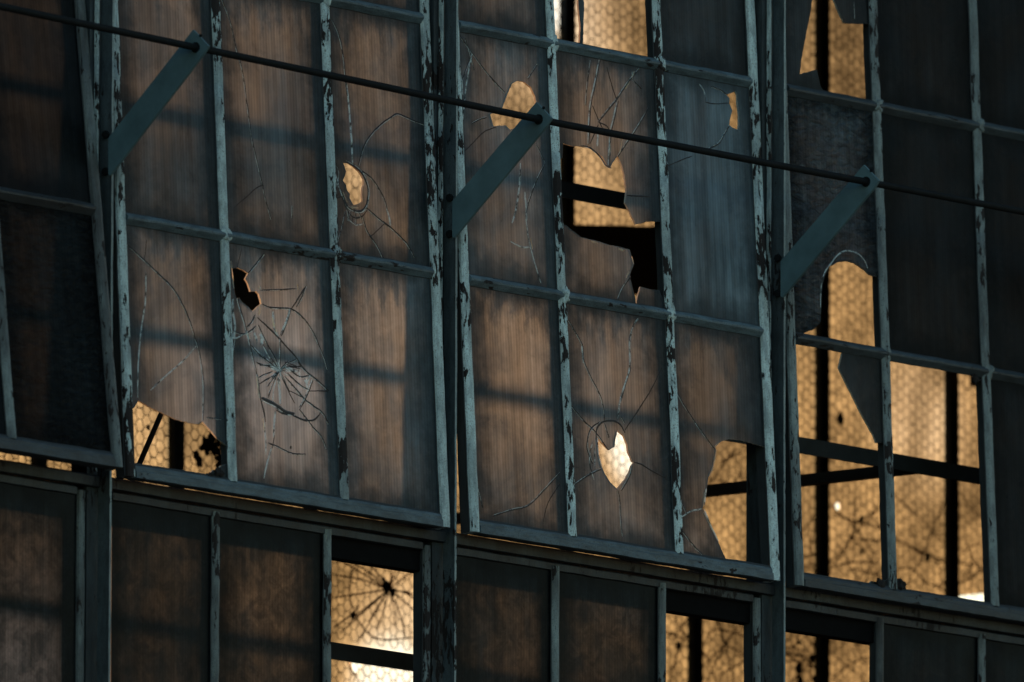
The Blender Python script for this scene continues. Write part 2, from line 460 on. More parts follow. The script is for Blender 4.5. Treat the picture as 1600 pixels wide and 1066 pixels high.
# ------------------------------------------------------------------ ground, building shell
g = MB(); g.quad((-3000, -3000, 0), (3000, -3000, 0), (3000, 3000, 0), (-3000, 3000, 0)); structure('ground', g, M['asphalt'])
XL, XR, YF, YB = -2.6, 9.0, .12, 3.05
ZT, ZBm = Z0+3.7, Z0-3.0
def wall_with_opening(name, y0, y1, xa, xb, za, zb, mat):
    b = MB()
    b.box(XL-.3, xa, y0, y1, 0, ZT); b.box(xb, XR+.3, y0, y1, 0, ZT)
    b.box(xa, xb, y0, y1, 0, za); b.box(xa, xb, y0, y1, zb, ZT)
    return structure(name, b, mat)
wall_with_opening('front_wall', -.10, .16, -1.47, 4.22, Z0-.835, Z0+2.105, M['brick'])
BX = [2.48, 3.09, 3.70, 4.305, 4.90, 5.495, 6.11, 6.725, 7.365, 7.97]
BZ = [-.5, .194, 1.712, 3.06]
BY = 3.0
M['wired'] = wired_mat()
wall_with_opening('back_wall', BY-.12, BY+.18, BX[0]-.03, BX[-1]+.03, Z0+BZ[0]-.03, Z0+BZ[-1]+.03, M['interior'])
b = MB(); b.box(XL-.3, XL, .16, BY-.12, 0, ZT); structure('end_wall', b, M['interior'])
b = MB(); b.box(XR, XR+.3, .16, BY-.12, 0, ZT); structure('end_wall', b, M['interior'])
b = MB(); b.box(XL, XR, .16, BY-.12, ZBm-.2, ZBm); structure('floor', b, M['concrete'])
b = MB(); b.box(XL-.4, XR+.4, -.2, BY+.3, ZT, ZT+.2); structure('roof', b, M['interior'])

# ------------------------------------------------------------------ far window with wired glass
bw = empty('back_window', (BX[0], BY, Z0+BZ[0]), 'tall amber wired glass window on the far side of the room, seen through the broken panes', 'window')
def bl(x, z): return (x-BX[0], z-BZ[0])
rect_prof = lambda hw, d0, d1: [(-hw, d0), (hw, d0), (hw, d1), (-hw, d1)]
for i, x in enumerate(BX):
    s = MB(); lx = x-BX[0]; hw = .026 if i in (0, len(BX)-1) else .0215
    s.sweep((lx, 0, -.03), (lx, 0, BZ[-1]-BZ[0]+.03), rect_prof(hw, -.012, .012), (1, 0, 0), (0, -1, 0), seg=.3, jit=.0012, seed=i)
    s.build('glazing_bar', M['back_frame'], bw)
for zi, z in enumerate(BZ):
    for i in range(len(BX)-1):
        s = MB(); s.box(BX[i]-BX[0]+.0205, BX[i+1]-BX[0]-.0205, -.010, .010, z-BZ[0]-.021, z-BZ[0]+.021)
        s.build('rail', M['back_frame'], bw)
# wire mesh cells, one mesh per pane height
def hex_mesh(wd, ht, f=.035, r=.0015):
    mb = MB(); cp = f*.866; e = f/math.sqrt(3)
    nx, nz = int(wd/cp)+2, int(ht/f)+2; seen = set(); rnd = random.Random(3)
    def key(p): return (round(p[0]*5000), round(p[1]*5000))
    wobc = {}
    def wob(p):
        k = key(p)
        if k not in wobc: wobc[k] = Vector((p[0]+rnd.uniform(-1, 1)*.0022, rnd.uniform(-1, 1)*.0006, p[1]+rnd.uniform(-1, 1)*.0022))
        return wobc[k]
    for i in range(nx):
        for j in range(nz):
            cx, cz = i*cp, j*f+(f/2 if i % 2 else 0)
            vs_ = [(cx+e*math.cos(k*math.pi/3), cz+e*math.sin(k*math.pi/3)) for k in range(6)]
            for k in range(6):
                a, c = vs_[k], vs_[(k+1) % 6]
                kk = tuple(sorted((key(a), key(c))))
                if kk in seen: continue
                seen.add(kk)
                if not all(.0 < p[0] < wd and .0 < p[1] < ht for p in (a, c)): continue
                mb.tube([wob(a), wob(c)], r, 3)
                mb.f = mb.f[:-2]; mb.mi = mb.mi[:-2]
    return mb
gap = .019
meshes = {}
backpane = {}
for zi in range(3):
    for i in range(len(BX)-1):
        x0, x1 = BX[i]+gap-BX[0], BX[i+1]-gap-BX[0]; z0, z1 = BZ[zi]+.022-BZ[0], BZ[zi+1]-.022-BZ[0]
        backpane[(zi, i)] = dict(rect=(x0, x1, z0, z1), holes=[], cracks=[])
def bpx(pts): return [(h.x-BX[0], h.z-Z0-BZ[0]) for h in (hit(x, y, None, BY) for x, y in pts)]
def find_bp(p):
    for k, d in backpane.items():
        x0, x1, z0, z1 = d['rect']
        if x0 <= p[0] <= x1 and z0 <= p[1] <= z1: return d
    return None
# gaps broken out of the far glass, where bare sky shows
for poly in (
    Zm(400, 666, Q, (392, 975), (415, 972), (448, 975), (440, 1005), (425, 1035), (405, 1020)),
    Zm(1200, 666, Q, (790, 735), (800, 707), (850, 702), (905, 697), (925, 790), (790, 790)),
    Zm(1200, 666, Q, (278, 322), (296, 318), (300, 345), (285, 350)),
):
    q = bpx(poly); c = (sum(p[0] for p in q)/len(q), sum(p[1] for p in q)/len(q)); d = find_bp(c)
    if d: d['holes'].append(q)
BC = [  # cracks of the far glass, photo points
    # star behind the open lower pane
    *[Zm(400, 666, Q, (550, 680), e) for e in ((325, 545), (325, 715), (345, 865), (415, 910), (480, 790), (530, 765), (660, 770), (600, 530), (665, 590), (440, 530), (655, 700))],
    Zm(400, 666, Q, (470, 500), (400, 600), (385, 700), (410, 780), (450, 850), (500, 885), (560, 890), (655, 880)),
    Zm(1200, 666, Q, (742, 295), (700, 390), (630, 560), (545, 705)),
    Zm(1200, 666, Q, (255, 335), (350, 410), (400, 480), (460, 570)),
    Zm(1200, 666, Q, (255, 590), (300, 540), (350, 460), (455, 350)),
    Zm(1200, 666, Q, (125, 460), (170, 400), (205, 345)), Zm(1200, 666, Q, (150, 635), (210, 600), (330, 570), (460, 570)),
    Zm(1200, 666, Q, (535, 600), (600, 592), (650, 645), (745, 690)), Zm(1200, 666, Q, (700, 690), (745, 630)),
    Zm(1200, 666, Q, (800, 235), (815, 310), (850, 355), (890, 385)), Zm(1200, 666, Q, (795, 540), (850, 500), (895, 485)),
    Zm(1200, 666, Q, (850, 530), (830, 650)), Zm(1200, 666, Q, (800, 640), (870, 560)),
    Zm(1200, 666, Q, (130, 850), (190, 920), (215, 980)), Zm(1200, 666, Q, (95, 880), (105, 950)),
    Zm(1200, 666, Q, (360, 870), (375, 940), (415, 990)), Zm(1200, 666, Q, (260, 1060), (330, 1000), (410, 960)),
    *[Zm(800, 666, Q, (885, 910), e) for e in ((790, 1000), (850, 800), (975, 780), (920, 1070), (800, 1075), (980, 960), (830, 760))],
    Zm(800, 666, Q, (650, 1075), (690, 940), (745, 850)), Zm(800, 666, Q, (660, 900), (745, 780)), Zm(800, 666, Q, (790, 930), (840, 850), (980, 880)),
    Zm(800, 666, Q, (820, 240), (870, 170), (930, 90)), Zm(800, 666, Q, (880, 290), (955, 190)), Zm(800, 666, Q, (840, 220), (960, 260)), Zm(800, 666, Q, (860, 150), (955, 110)),
    Zm(400, 666, Q, (380, 965), (385, 1000), (410, 1040), (400, 1070)),
    *[Zm(400, 666, Q, (550, 680), (o_[0]*.5+275+8, o_[1]*.5+340-6), o_) for o_ in ((560, 545), (620, 540), (575, 840), (620, 880), (500, 850), (380, 560), (330, 620), (450, 760), (400, 800), (660, 720))],
    Zm(400, 666, Q, (330, 570), (420, 540), (430, 520)), Zm(400, 666, Q, (320, 840), (400, 780), (430, 740)),
]
rb = random.Random(21)
def branch(x, y, a, L, depth):
    pts = [(x, y)]
    for _ in range(4):
        a += rb.uniform(-.28, .28); x += math.cos(a)*L/4; y += math.sin(a)*L/4; pts.append((x, y))
    BC.append(pts)
    if depth:
        for k in (2, 3):
            if rb.random() < .8: branch(pts[k][0], pts[k][1], a+rb.choice((-1, 1))*rb.uniform(.4, .9), L*rb.uniform(.45, .7), depth-1)
for cx, cy in ((1135, 1030), (1330, 860), (1450, 880), (1250, 1010), (1340, 1030), (1075, 1000), (1520, 870), (1140, 860)):
    for _ in range(3): branch(cx+rb.uniform(-30, 30), cy+rb.uniform(-30, 30), rb.uniform(0, 6.28), rb.uniform(70, 150), 1)
for ln in BC:
    q = bpx(ln); mid = q[len(q)//2] if len(q) > 2 else ((q[0][0]+q[1][0])/2, (q[0][1]+q[1][1])/2)
    d = find_bp(mid)
    if d: d['cracks'].append(q)
BLOBS = [Zm(1200, 666, Q, (385, 525)), Zm(1200, 666, Q, (660, 545)), [(1312, 654)], [(230, 668)], Zm(400, 666, Q, (528, 640)), Zm(400, 666, Q, (565, 692)), Zm(400, 666, Q, (540, 668)),
         Zm(1200, 666, Q, (126, 902)), Zm(1200, 666, Q, (180, 970)), Zm(1200, 666, Q, (125, 1010)), Zm(1200, 666, Q, (190, 1055)), Zm(1200, 666, Q, (130, 1062)),
         Zm(800, 666, Q, (705, 768)), Zm(800, 666, Q, (885, 905)), Zm(800, 666, Q, (690, 915)), Zm(400, 666, Q, (400, 790)), [(327, 690)], [(322, 705)], [(333, 700)], [(318, 688)], [(310, 722)], [(336, 716)], [(340, 706)], [(330, 682)], [(338, 728)], [(343, 718)], [(334, 708)], [(326, 698)], [(320, 694)], [(314, 700)], [(305, 712)], [(345, 700)], [(340, 692)], [(1345, 812)]]
for pt in BLOBS:
    q = bpx(pt)[0]; d = find_bp(q)
    if d: d.setdefault('blobs', []).append(q)
for (zi, i), d in backpane.items():
    x0, x1, z0, z1 = d['rect']
    loops = [[(x0, z0), (x1, z0), (x1, z1), (x0, z1)]]
    for h in d['holes']:
        c = clip(h, x0+.002, x1-.002, z0+.002, z1-.002)
        if len(c) > 2: loops.append(c)
    sl = slab(loops, .006, 0, d['rect'])
    po = sl.build('wired_pane', [M['wired'], M['clear'], M['edge']], bw)
    hk = (round(x1-x0, 3), zi)
    if hk not in meshes:
        hm = hex_mesh(x1-x0, z1-z0); wm = hm.build('wire_mesh', M['wire'], po, kind='stuff'); meshes[hk] = wm.data
    else:
        wm = bpy.data.objects.new('wire_mesh', meshes[hk]); col.objects.link(wm); wm.parent = po; wm['kind'] = 'stuff'
    wm.location = (x0, -.0016, z0)
    if d['cracks']:
        mb = MB()
        for k, q in enumerate(d['cracks']):
            crack_line(mb, [(max(x0, min(x1, p[0])), -.0035, max(z0, min(z1, p[1]))) for p in q], .0062, 0, k)
        mb.build('crack_web', M['crack_b'], po, kind='stuff')
    for k, q in enumerate(d.get('blobs', [])):
        mb = MB(); r_ = .008+.010*((k*37) % 5)/4
        mb.lump((q[0], -.004, q[1]), (r_, .003, r_*1.1), k, 0, 2, .5); mb.build('grime_spot', M['grime'], po)
# boards over parts of the far window; the second board and the panel are added
b = MB(); b.sweep((5.12, 0, .0), (6.08, 0, .10), [(-.105, -.012), (.105, -.012), (.105, .012), (-.105, .012)], (0, 0, 1), (0, -1, 0), seg=.1, jit=.002)
o = b.build('board', M['wood'], wear=0); o.location = (0, BY-.06, Z0+1.455)
tag(o, 'dark plank nailed across the far wired window, seen through the largest broken pane', 'plank')
b = MB(); b.sweep((0, 0, 0), (.44, 0, .015), [(-.17, -.009), (.17, -.009), (.17, .009), (-.17, .009)], (0, 0, 1), (0, -1, 0), seg=.1, jit=.002)
c_ = hit(386, 450, None, BY-.06)
o = b.build('board', M['wood']); o.location = (c_.x-.22, BY-.06, c_.z)  # added dark backing so the small hole reads black
tag(o, 'dark board added on the far window to blacken the small hole above the spider-web crack', 'plank')
b = MB(); b.box(0, .57, -.012, .012, 0, 1.75)
o = b.build('sun_block_panel', M['wood']); o.location = (7.40, BY-.055, Z0+1.32)  # added blocker that keeps the sun off an upper front pane
tag(o, 'dark panel added over the far right column of the wired window to block the sun', 'panel')

# ------------------------------------------------------------------ steel inside the room
def girt(z, name, label):
    o = empty(name, (-2.6, .35, Z0+z), label, 'steel bar', 'horizontal girts behind the front window')
    s = MB(); s.sweep((0, 0, 0), (XR-XL, 0, 0), [(-.023, -.004), (.023, -.004), (.023, .004), (-.023, .004)], (0, 0, 1), (0, -1, 0), seg=.4, jit=.0012, seed=z*10)
    s.build('web', M['dark_steel'], o)
    s = MB(); s.sweep((0, .024, .019), (XR-XL, .024, .019), [(-.004, -.020), (.004, -.020), (.004, .0195), (-.004, .0195)], (0, 0, 1), (0, -1, 0), seg=.4, jit=.0008, seed=z*10+1)
    s.build('flange', M['dark_steel'], o)
girt(1.072, 'steel_girt', 'upper dark horizontal bar inside, crossing the upper broken panes')
girt(.465, 'steel_girt', 'middle dark horizontal bar inside, crossing the two open panes at the right')
girt(-.322, 'steel_girt', 'lowest dark horizontal bar inside, crossing the open lower pane with the star crack behind')
b = MB(); b.sweep((3.899, .36, Z0+.461), (3.899, BY-.12, Z0+.461), [(-.016, -.012), (.016, -.012), (.016, .012), (-.016, .012)], (0, 0, 1), (1, 0, 0), seg=.3, jit=.001)
tag(b.build('tie_bar', M['dark_steel']), 'dark tie bar running back into the room from the middle horizontal bar', 'steel bar')
pa, pb = hit(268, 610, None, .62), hit(206, 752, None, .62)
b = MB(); b.tube([pa, pb], .0075, 8)
o = b.build('brace_rod', M['dark_steel'], smooth=True)
tag(o, 'thin slanting dark rod behind the broken bottom pane at the far left', 'rod')

INNER = lambda p, q: 1 if (p[1] < 0 and q[1] < 0) or min(p[1], q[1]) < .001 else 0      # the web behind the glass line is bare dark steel
# ------------------------------------------------------------------ mullions and transom
BAR = [(-.0175, .0005), (-.0155, .0030), (-.0130, .0070), (-.008, .0115), (.002, .013), (.010, .0125), (.0132, .008), (.0152, .003), (.0170, .0005),
       (.0105, -.0045), (.0045, -.006), (.0045, -.030), (-.0045, -.030), (-.0045, -.006), (-.0105, -.0045)]
STILE = [(-.019, .0005), (-.0172, .0030), (-.0150, .0095), (-.009, .0125), (.004, .0135), (.0125, .012), (.0152, .008), (.0172, .003), (.019, .0005),
         (.014, -.006), (.013, -.034), (-.013, -.034), (-.014, -.006)]
HBAR = [(-.020, .0005), (-.0185, .0025), (-.005, .0165), (.000, .0175), (.004, .0150), (.012, .0060), (.0155, .0005),
        (.010, -.0045), (.0045, -.006), (.0045, -.028), (-.0045, -.028), (-.0045, -.006), (-.012, -.0045)]
BRAIL = [(-.024, .002), (-.023, .012), (-.004, .0125), (-.002, .0085), (.006, .0085), (.012, .006), (.019, .0005),
         (.016, -.006), (.012, -.030), (-.022, -.030)]
zb, zt = -.86, 2.16
mull_lab = {1: 'steel mullion between the dark left bay and the bay with the round bullet-like hole',
            2: 'steel mullion left of the heart shaped hole, with a glowing slit beside it',
            3: 'steel mullion just left of the open panes at the right'}
for i in (1, 2, 3):
    o = empty('mullion', (MULX[i], 0, Z0), mull_lab[i], 'mullion', 'upright mullions between the window bays')
    s = MB(); s.sweep((0, 0, zb), (0, 0, zt), [(-.004, 0), (-.004, .042), (.004, .042), (.004, 0)], (1, 0, 0), (0, -1, 0), seg=.05, jit=.0006, seed=i, emi=lambda p, q: 1 if p[1] > .04 and q[1] > .04 else 0)
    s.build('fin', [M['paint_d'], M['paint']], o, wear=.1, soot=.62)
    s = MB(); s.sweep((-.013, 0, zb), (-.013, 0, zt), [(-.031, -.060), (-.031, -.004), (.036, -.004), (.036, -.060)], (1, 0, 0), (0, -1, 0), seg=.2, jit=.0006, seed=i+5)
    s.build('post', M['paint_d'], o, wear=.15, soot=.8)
    s = MB(); s.sweep((-.026, -.004, -.01), (-.026, -.004, zt), [(-.005, -.002), (-.003, .008), (.003, .008), (.005, -.002)], (1, 0, 0), (0, -1, 0), seg=.03, jit=.0008, seed=i+15)
    s.build('rib', M['paint'], o, wear=.45, soot=.35)
    # arm bracket on the fin: two bolts
    for bz in (.90, .80):
        s = MB(); s.tube([(-.004, -.024, bz), (-.013, -.024, bz)], .011, 6); s.build('bolt', M['rod'], o)
o = empty('transom', (0, 0, Z0), 'rusty horizontal transom under the tilted sashes, running the full width', 'transom')
xa, xb = -1.47, 4.22
for b_ in range(4):
    x0 = MULX[b_]+.006 if b_ else -1.465; x1 = MULX[b_+1]-.006 if b_ < 3 else 4.215
    s = MB(); s.sweep((x0, 0, -.032), (x1, 0, -.032), [(-.018, .004), (-.016, .012), (.010, .012), (.016, .002), (.016, -.05), (-.018, -.05)], (0, 0, 1), (0, -1, 0), seg=.05, jit=.0008, seed=b_)
    s.build('bar', M['paint_d'], o, wear=.15, soot=.96)  # shade under the sash overhang painted into the bar colour
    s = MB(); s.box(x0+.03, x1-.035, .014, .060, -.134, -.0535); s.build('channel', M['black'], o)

# ------------------------------------------------------------------ front panes
FULL = None
# data per sash pane: light (film), hammer, shards (photo outlines), holes, cracks (style, width mm, points)
PD = {}
LSC = [.38, .74, .74, .8]  # per-bay film scale: dirtier left panes, also painting in edge falloff
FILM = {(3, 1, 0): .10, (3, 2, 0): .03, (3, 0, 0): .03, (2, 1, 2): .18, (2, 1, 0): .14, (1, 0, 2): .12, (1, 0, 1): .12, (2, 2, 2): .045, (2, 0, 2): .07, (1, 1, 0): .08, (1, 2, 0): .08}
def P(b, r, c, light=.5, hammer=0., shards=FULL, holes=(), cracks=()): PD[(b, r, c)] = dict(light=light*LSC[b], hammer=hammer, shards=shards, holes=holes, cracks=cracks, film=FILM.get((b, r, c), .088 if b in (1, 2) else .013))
z1 = lambda *p: Zm(0, 0, Q, *p); z2 = lambda *p: Zm(400, 0, Q, *p); z3 = lambda *p: Zm(800, 0, Q, *p); z4 = lambda *p: Zm(1200, 0, Q, *p)
z5 = lambda *p: Zm(0, 350, Q, *p); z6 = lambda *p: Zm(400, 350, Q, *p); z7 = lambda *p: Zm(800, 350, Q, *p); z8 = lambda *p: Zm(1200, 350, Q, *p)
z9 = lambda *p: Zm(0, 666, Q, *p); z10 = lambda *p: Zm(400, 666, Q, *p); z11 = lambda *p: Zm(800, 666, Q, *p); z12 = lambda *p: Zm(1200, 666, Q, *p)
s1 = lambda *p: Zm(340, 380, 5.33, *p); s2 = lambda *p: Zm(340, 560, 5.33, *p)
for r in range(3):
    for c in range(3): P(0, r, c, .13)
P(0, 1, 2, .20); P(0, 0, 2, .10, .5)
P(1, 2, 0, .5); P(1, 2, 1, .5); P(1, 2, 2, .42)
P(1, 1, 0, .45)
P(1, 1, 1, .60, cracks=[('d', 2.6, [(347, 0), (360, 34), (369, 75), (379, 112), (386, 161), (394, 218), (400, 245), (407, 275), (415, 311), (424, 343)]),
                        ('d', 2, [(365, 325), (385, 308), (402, 293), (412, 290)]), ('d', 3, [(457, 322), (457, 341)])])
P(1, 1, 2, .66, holes=[z2((362, 678), (385, 680), (405, 692), (430, 715), (448, 745), (450, 770), (443, 790), (442, 815), (444, 840), (432, 848), (405, 855), (398, 840), (390, 825), (392, 808), (380, 795), (375, 770), (362, 752), (370, 735), (376, 715), (370, 695))],
  cracks=[('d', 3, [(510, 15), (528, 50), (536, 85), (540, 125), (543, 150)]), ('l', 5, [(541, 128), (545, 165), (548, 205), (550, 235), (551, 258)]),
          ('d', 3, [(560, 258), (568, 230), (580, 210), (598, 192), (608, 185), (620, 178), (632, 182), (645, 188), (662, 194)]),
          ('d', 3, [(562, 265), (580, 278), (592, 295), (600, 310), (606, 330)]), ('l', 4, [(603, 322), (608, 340), (610, 353)]),
          ('d', 3.2, [(570, 322), (590, 340), (612, 357), (635, 380), (648, 402)]), ('d', 3, [(567, 340), (574, 362), (588, 382), (599, 404)]), ('d', 2, [(578, 371), (592, 358), (602, 348)]),
          ('d', 4, [(523, 262), (527, 285), (535, 303), (540, 318), (550, 327), (564, 330), (573, 318), (575, 296), (568, 275), (556, 262), (540, 253)]),
          ('d', 2.5, [(524, 253), (530, 270), (528, 290)]), ('d', 3, [(533, 300), (541, 326), (553, 340), (566, 338), (574, 328)]), ('l', 2.5, [(545, 344), (556, 352), (567, 350)]), ('d', 2.4, [(540, 330), (536, 350), (529, 376)]), ('d', 2.5, [(551, 338), (551, 348)]), ('d', 2.5, [(540, 315), (546, 346)]), ('d', 2.5, [(560, 330), (565, 342)]), ('d', 2, [(525, 310), (538, 306)])])
P(1, 0, 0, .62, shards=[[(180, 340), (370, 340), (370, 700), (352, 695), (339, 684), (326, 669), (317, 659), (311, 663), (296, 661), (277, 656), (259, 648), (251, 644), (240, 639), (225, 631), (216, 626), (210, 637), (204, 643), (180, 650)],
                        [(322, 760), (326, 742), (333, 735), (341, 738), (345, 728), (372, 722), (372, 765)]],
  cracks=[('d', 3.4, [(197, 380), (226, 407), (250, 430), (270, 450), (285, 475), (298, 505), (307, 535)]), ('dl', 3.4, [(307, 535), (313, 560), (317, 590), (318, 620), (317, 657)]),
          ('l', 3, [(306, 541), (285, 565), (262, 585), (235, 610)]), ('l', 4, [(228, 425), (227, 470), (220, 520), (216, 570), (215, 622)]), ('d', 2, [(229, 375), (226, 405)]), ('d', 2, [(322, 652), (345, 655)])])
P(1, 0, 1, .62, holes=[s1((118, 210), (165, 205), (215, 225), (255, 250), (230, 300), (255, 340), (275, 405), (320, 400), (345, 425), (358, 470), (365, 505), (340, 525), (290, 570), (265, 540), (215, 500), (180, 455), (160, 465), (145, 420), (140, 360), (125, 280))],
  cracks=[('d', 3, s1((255, 250), (300, 195), (385, 90))), ('d', 2, s1((165, 200), (185, 110), (200, 50))), ('d', 2, s1((355, 390), (440, 388), (560, 385), (650, 378))), ('l', 4, s1((345, 360), (365, 395))),
          ('d', 3.4, s1((735, 360), (690, 430), (640, 510), (610, 555))), ('dl', 5, s1((605, 545), (585, 620), (555, 700), (525, 770))), ('d', 3, s1((370, 505), (420, 530), (520, 540), (600, 545), (660, 575), (730, 640), (790, 730), (840, 840), (885, 950), (915, 1050))),
          ('d', 4, s1((330, 620), (420, 700), (500, 780), (580, 870), (650, 945), (690, 1010), (735, 1060))), ('l', 7, s1((460, 570), (465, 660), (480, 730), (505, 775))), ('dl', 4, s1((520, 790), (520, 900), (515, 1040))),
          ('dl', 4, s1((165, 460), (180, 530), (215, 640), (240, 740), (265, 830), (290, 950), (320, 1060))), ('d', 3, s1((110, 710), (160, 745), (240, 750), (320, 690))), ('d', 3, s1((240, 700), (280, 660), (310, 600))),
          ('l', 6, s1((130, 460), (125, 560), (145, 680), (135, 800))), ('d', 3, s1((150, 800), (130, 950), (120, 1060))), ('l', 8, s1((240, 730), (255, 780), (265, 800))), ('l', 9, s1((350, 755), (370, 800), (360, 850))),
          ('d', 3.4, s1((340, 680), (380, 770), (430, 870), (480, 960), (510, 1040))), ('d', 3.4, s1((280, 850), (350, 930), (430, 990), (500, 1050))), ('d', 3, s1((375, 840), (430, 940), (500, 1030))), ('d', 2.4, s1((320, 990), (380, 1015), (440, 1025))),
          ('l', 3, s1((110, 780), (160, 790), (240, 745))),
          ('d', 4, s2((320, 100), (340, 200), (355, 320), (380, 420), (400, 530))), ('l', 4, s2((325, 130), (338, 250), (350, 330))), ('d', 2.4, s2((340, 160), (400, 130), (460, 110))), ('d', 2.4, s2((345, 215), (410, 175), (470, 140))), ('l', 4, s2((385, 540), (400, 680), (400, 800))),
          ('d', 7, s2((365, 330), (420, 355), (480, 385), (530, 420), (580, 450), (640, 460))), ('d', 4, s2((490, 430), (540, 460), (600, 465), (660, 490), (720, 515), (790, 518), (830, 490), (860, 450))),
          ('l', 7, s2((505, 150), (515, 250), (520, 380))), ('l', 3, s2((485, 170), (465, 270), (460, 360))), ('d', 3, s2((530, 150), (580, 250), (640, 375))), ('d', 3.4, s2((560, 150), (640, 240), (720, 335), (790, 390), (860, 440), (900, 490), (925, 550))),
          ('d', 3, s2((580, 120), (640, 180), (700, 230), (760, 260))), ('d', 2.2, s2((750, 272), (920, 272))), ('d', 3.6, s2((660, 0), (710, 80), (770, 135), (840, 190), (925, 268))), ('d', 2.5, s2((560, 60), (680, 150), (770, 140))), ('d', 2.2, s2((560, 30), (640, 60), (690, 75))),
          ('dl', 4, s2((790, 180), (760, 260), (725, 340), (680, 420))), ('l', 6, s2((738, 170), (745, 250))), ('l', 5, s2((670, 90), (690, 160))), ('d', 3, s2((680, 425), (740, 500), (800, 580), (865, 650), (910, 760))),
          ('l', 5, s2((480, 440), (470, 560), (465, 660))), ('d', 3, s2((475, 640), (455, 750))), ('l', 4, s2((450, 740), (425, 830), (405, 900), (385, 1000))), ('d', 2.6, s2((420, 705), (480, 725), (560, 765), (640, 795), (735, 797))), ('d', 5, s2((612, 730), (605, 755))),
          *[('d', 2, s2((515, 95), e)) for e in ((430, 215), (390, 60), (420, 20), (590, 20), (600, 280), (450, 170), (560, 190))]])
P(1, 0, 2, 1.05)
P(2, 2, 0, .35)
P(2, 2, 1, .5, shards=[[(903, -120), (913, -120), (911, -60), (909, -10), (913, 5), (912, 30), (911, 68), (906, 68), (907, 40), (904, 10)]])
PD[(2, 2, 1)]['dark'] = 0
P(2, 2, 2, .12)
P(2, 1, 0, .44, holes=[[(766, 179), (784, 171), (792, 150), (800, 131), (809, 126), (819, 128), (830, 137), (836, 150), (838, 163), (830, 178), (818, 196), (806, 200), (797, 203), (790, 196), (771, 197)]],
  cracks=[('d', 2.6, z2((850, 150), (900, 220), (960, 300), (1035, 385))), ('l', 4, z2((900, 225), (885, 300), (870, 400), (862, 500))), ('l', 3, z2((850, 280), (858, 350), (862, 400))), ('d', 2, z2((960, 490), (930, 500), (900, 515))),
          ('d', 2.4, z2((1000, 530), (950, 550), (900, 600), (850, 650))), ('d', 2.4, z3((105, 270), (80, 310), (65, 330))), ('d', 2.6, z3((140, 680), (100, 760), (65, 860), (58, 920))), ('l', 3.6, z3((58, 915), (70, 1000), (90, 1080), (120, 1180))), ('l', 5, z3((35, 680), (30, 780), (15, 880), (0, 930))), ('d', 2, z3((100, 600), (140, 680))),
          ('l', 3, z3((-10, 1005), (40, 1030), (75, 1030)))])
P(2, 1, 1, .6, shards=[[(840, 60), (1050, 60), (1050, 346), (1012, 346), (993, 351), (984, 330), (977, 318), (979, 300), (976, 274), (972, 259), (965, 244), (961, 249), (954, 261), (948, 259), (941, 244), (929, 236), (920, 228), (907, 229), (892, 228), (880, 224), (879, 247), (871, 251), (840, 251)],
                       [(860, 345), (884, 352), (909, 371), (931, 376), (950, 382), (969, 386), (984, 390), (987, 402), (991, 412), (986, 425), (984, 433), (989, 451), (993, 468), (993, 500), (860, 500)],
                       [(995, 470), (1001, 448), (1020, 453), (1030, 453), (1050, 500), (995, 500)]],
  cracks=[('dl', 5, z3((365, 250), (345, 350), (325, 450), (318, 600))), ('d', 3, z3((395, 280), (420, 370), (438, 420))), ('d', 3.4, z3((530, 290), (480, 350), (440, 410), (400, 460), (360, 510))), ('dl', 5, z3((440, 420), (425, 490), (410, 560), (403, 690))),
          ('d', 3, z3((335, 440), (360, 500), (380, 540))), ('d', 3, z3((570, 450), (530, 520), (490, 580), (440, 655))), ('d', 2.2, z3((500, 330), (540, 370))), ('d', 3, z3((360, 510), (395, 525), (405, 545))), ('l', 5, z3((358, 530), (355, 610))), ('l', 4, z3((405, 590), (410, 650))),
          ('d', 3, z3((360, 520), (325, 600))), ('l', 6, z3((500, 300), (505, 315))), ('d', 2.6, z7((495, 222), (460, 270), (440, 320))), ('d', 3, z3((478, 815), (575, 820)))])
P(2, 1, 2, .22, holes=[z3((893, 395), (910, 390), (930, 380), (938, 395), (940, 430), (945, 470), (946, 520), (943, 543), (925, 535), (905, 520), (910, 490), (918, 460), (905, 430), (907, 410))],
  cracks=[('l', 2.6, z3((780, 350), (800, 380), (805, 420))), ('d', 2.2, z3((805, 425), (840, 433), (905, 430))), ('d', 2.2, z3((830, 360), (870, 375), (895, 395))), ('d', 2.6, z3((905, 525), (880, 570), (860, 600), (820, 620))), ('d', 2, z3((750, 650), (700, 670), (640, 695)))])
P(2, 0, 0, .88, cracks=[('d', 2.6, z11((200, 195), (140, 260), (70, 330), (0, 350), (-80, 375))), ('d', 2.4, z11((200, 240), (150, 320), (130, 400))), ('d', 2.6, z10((910, 200), (930, 270), (945, 340)))])
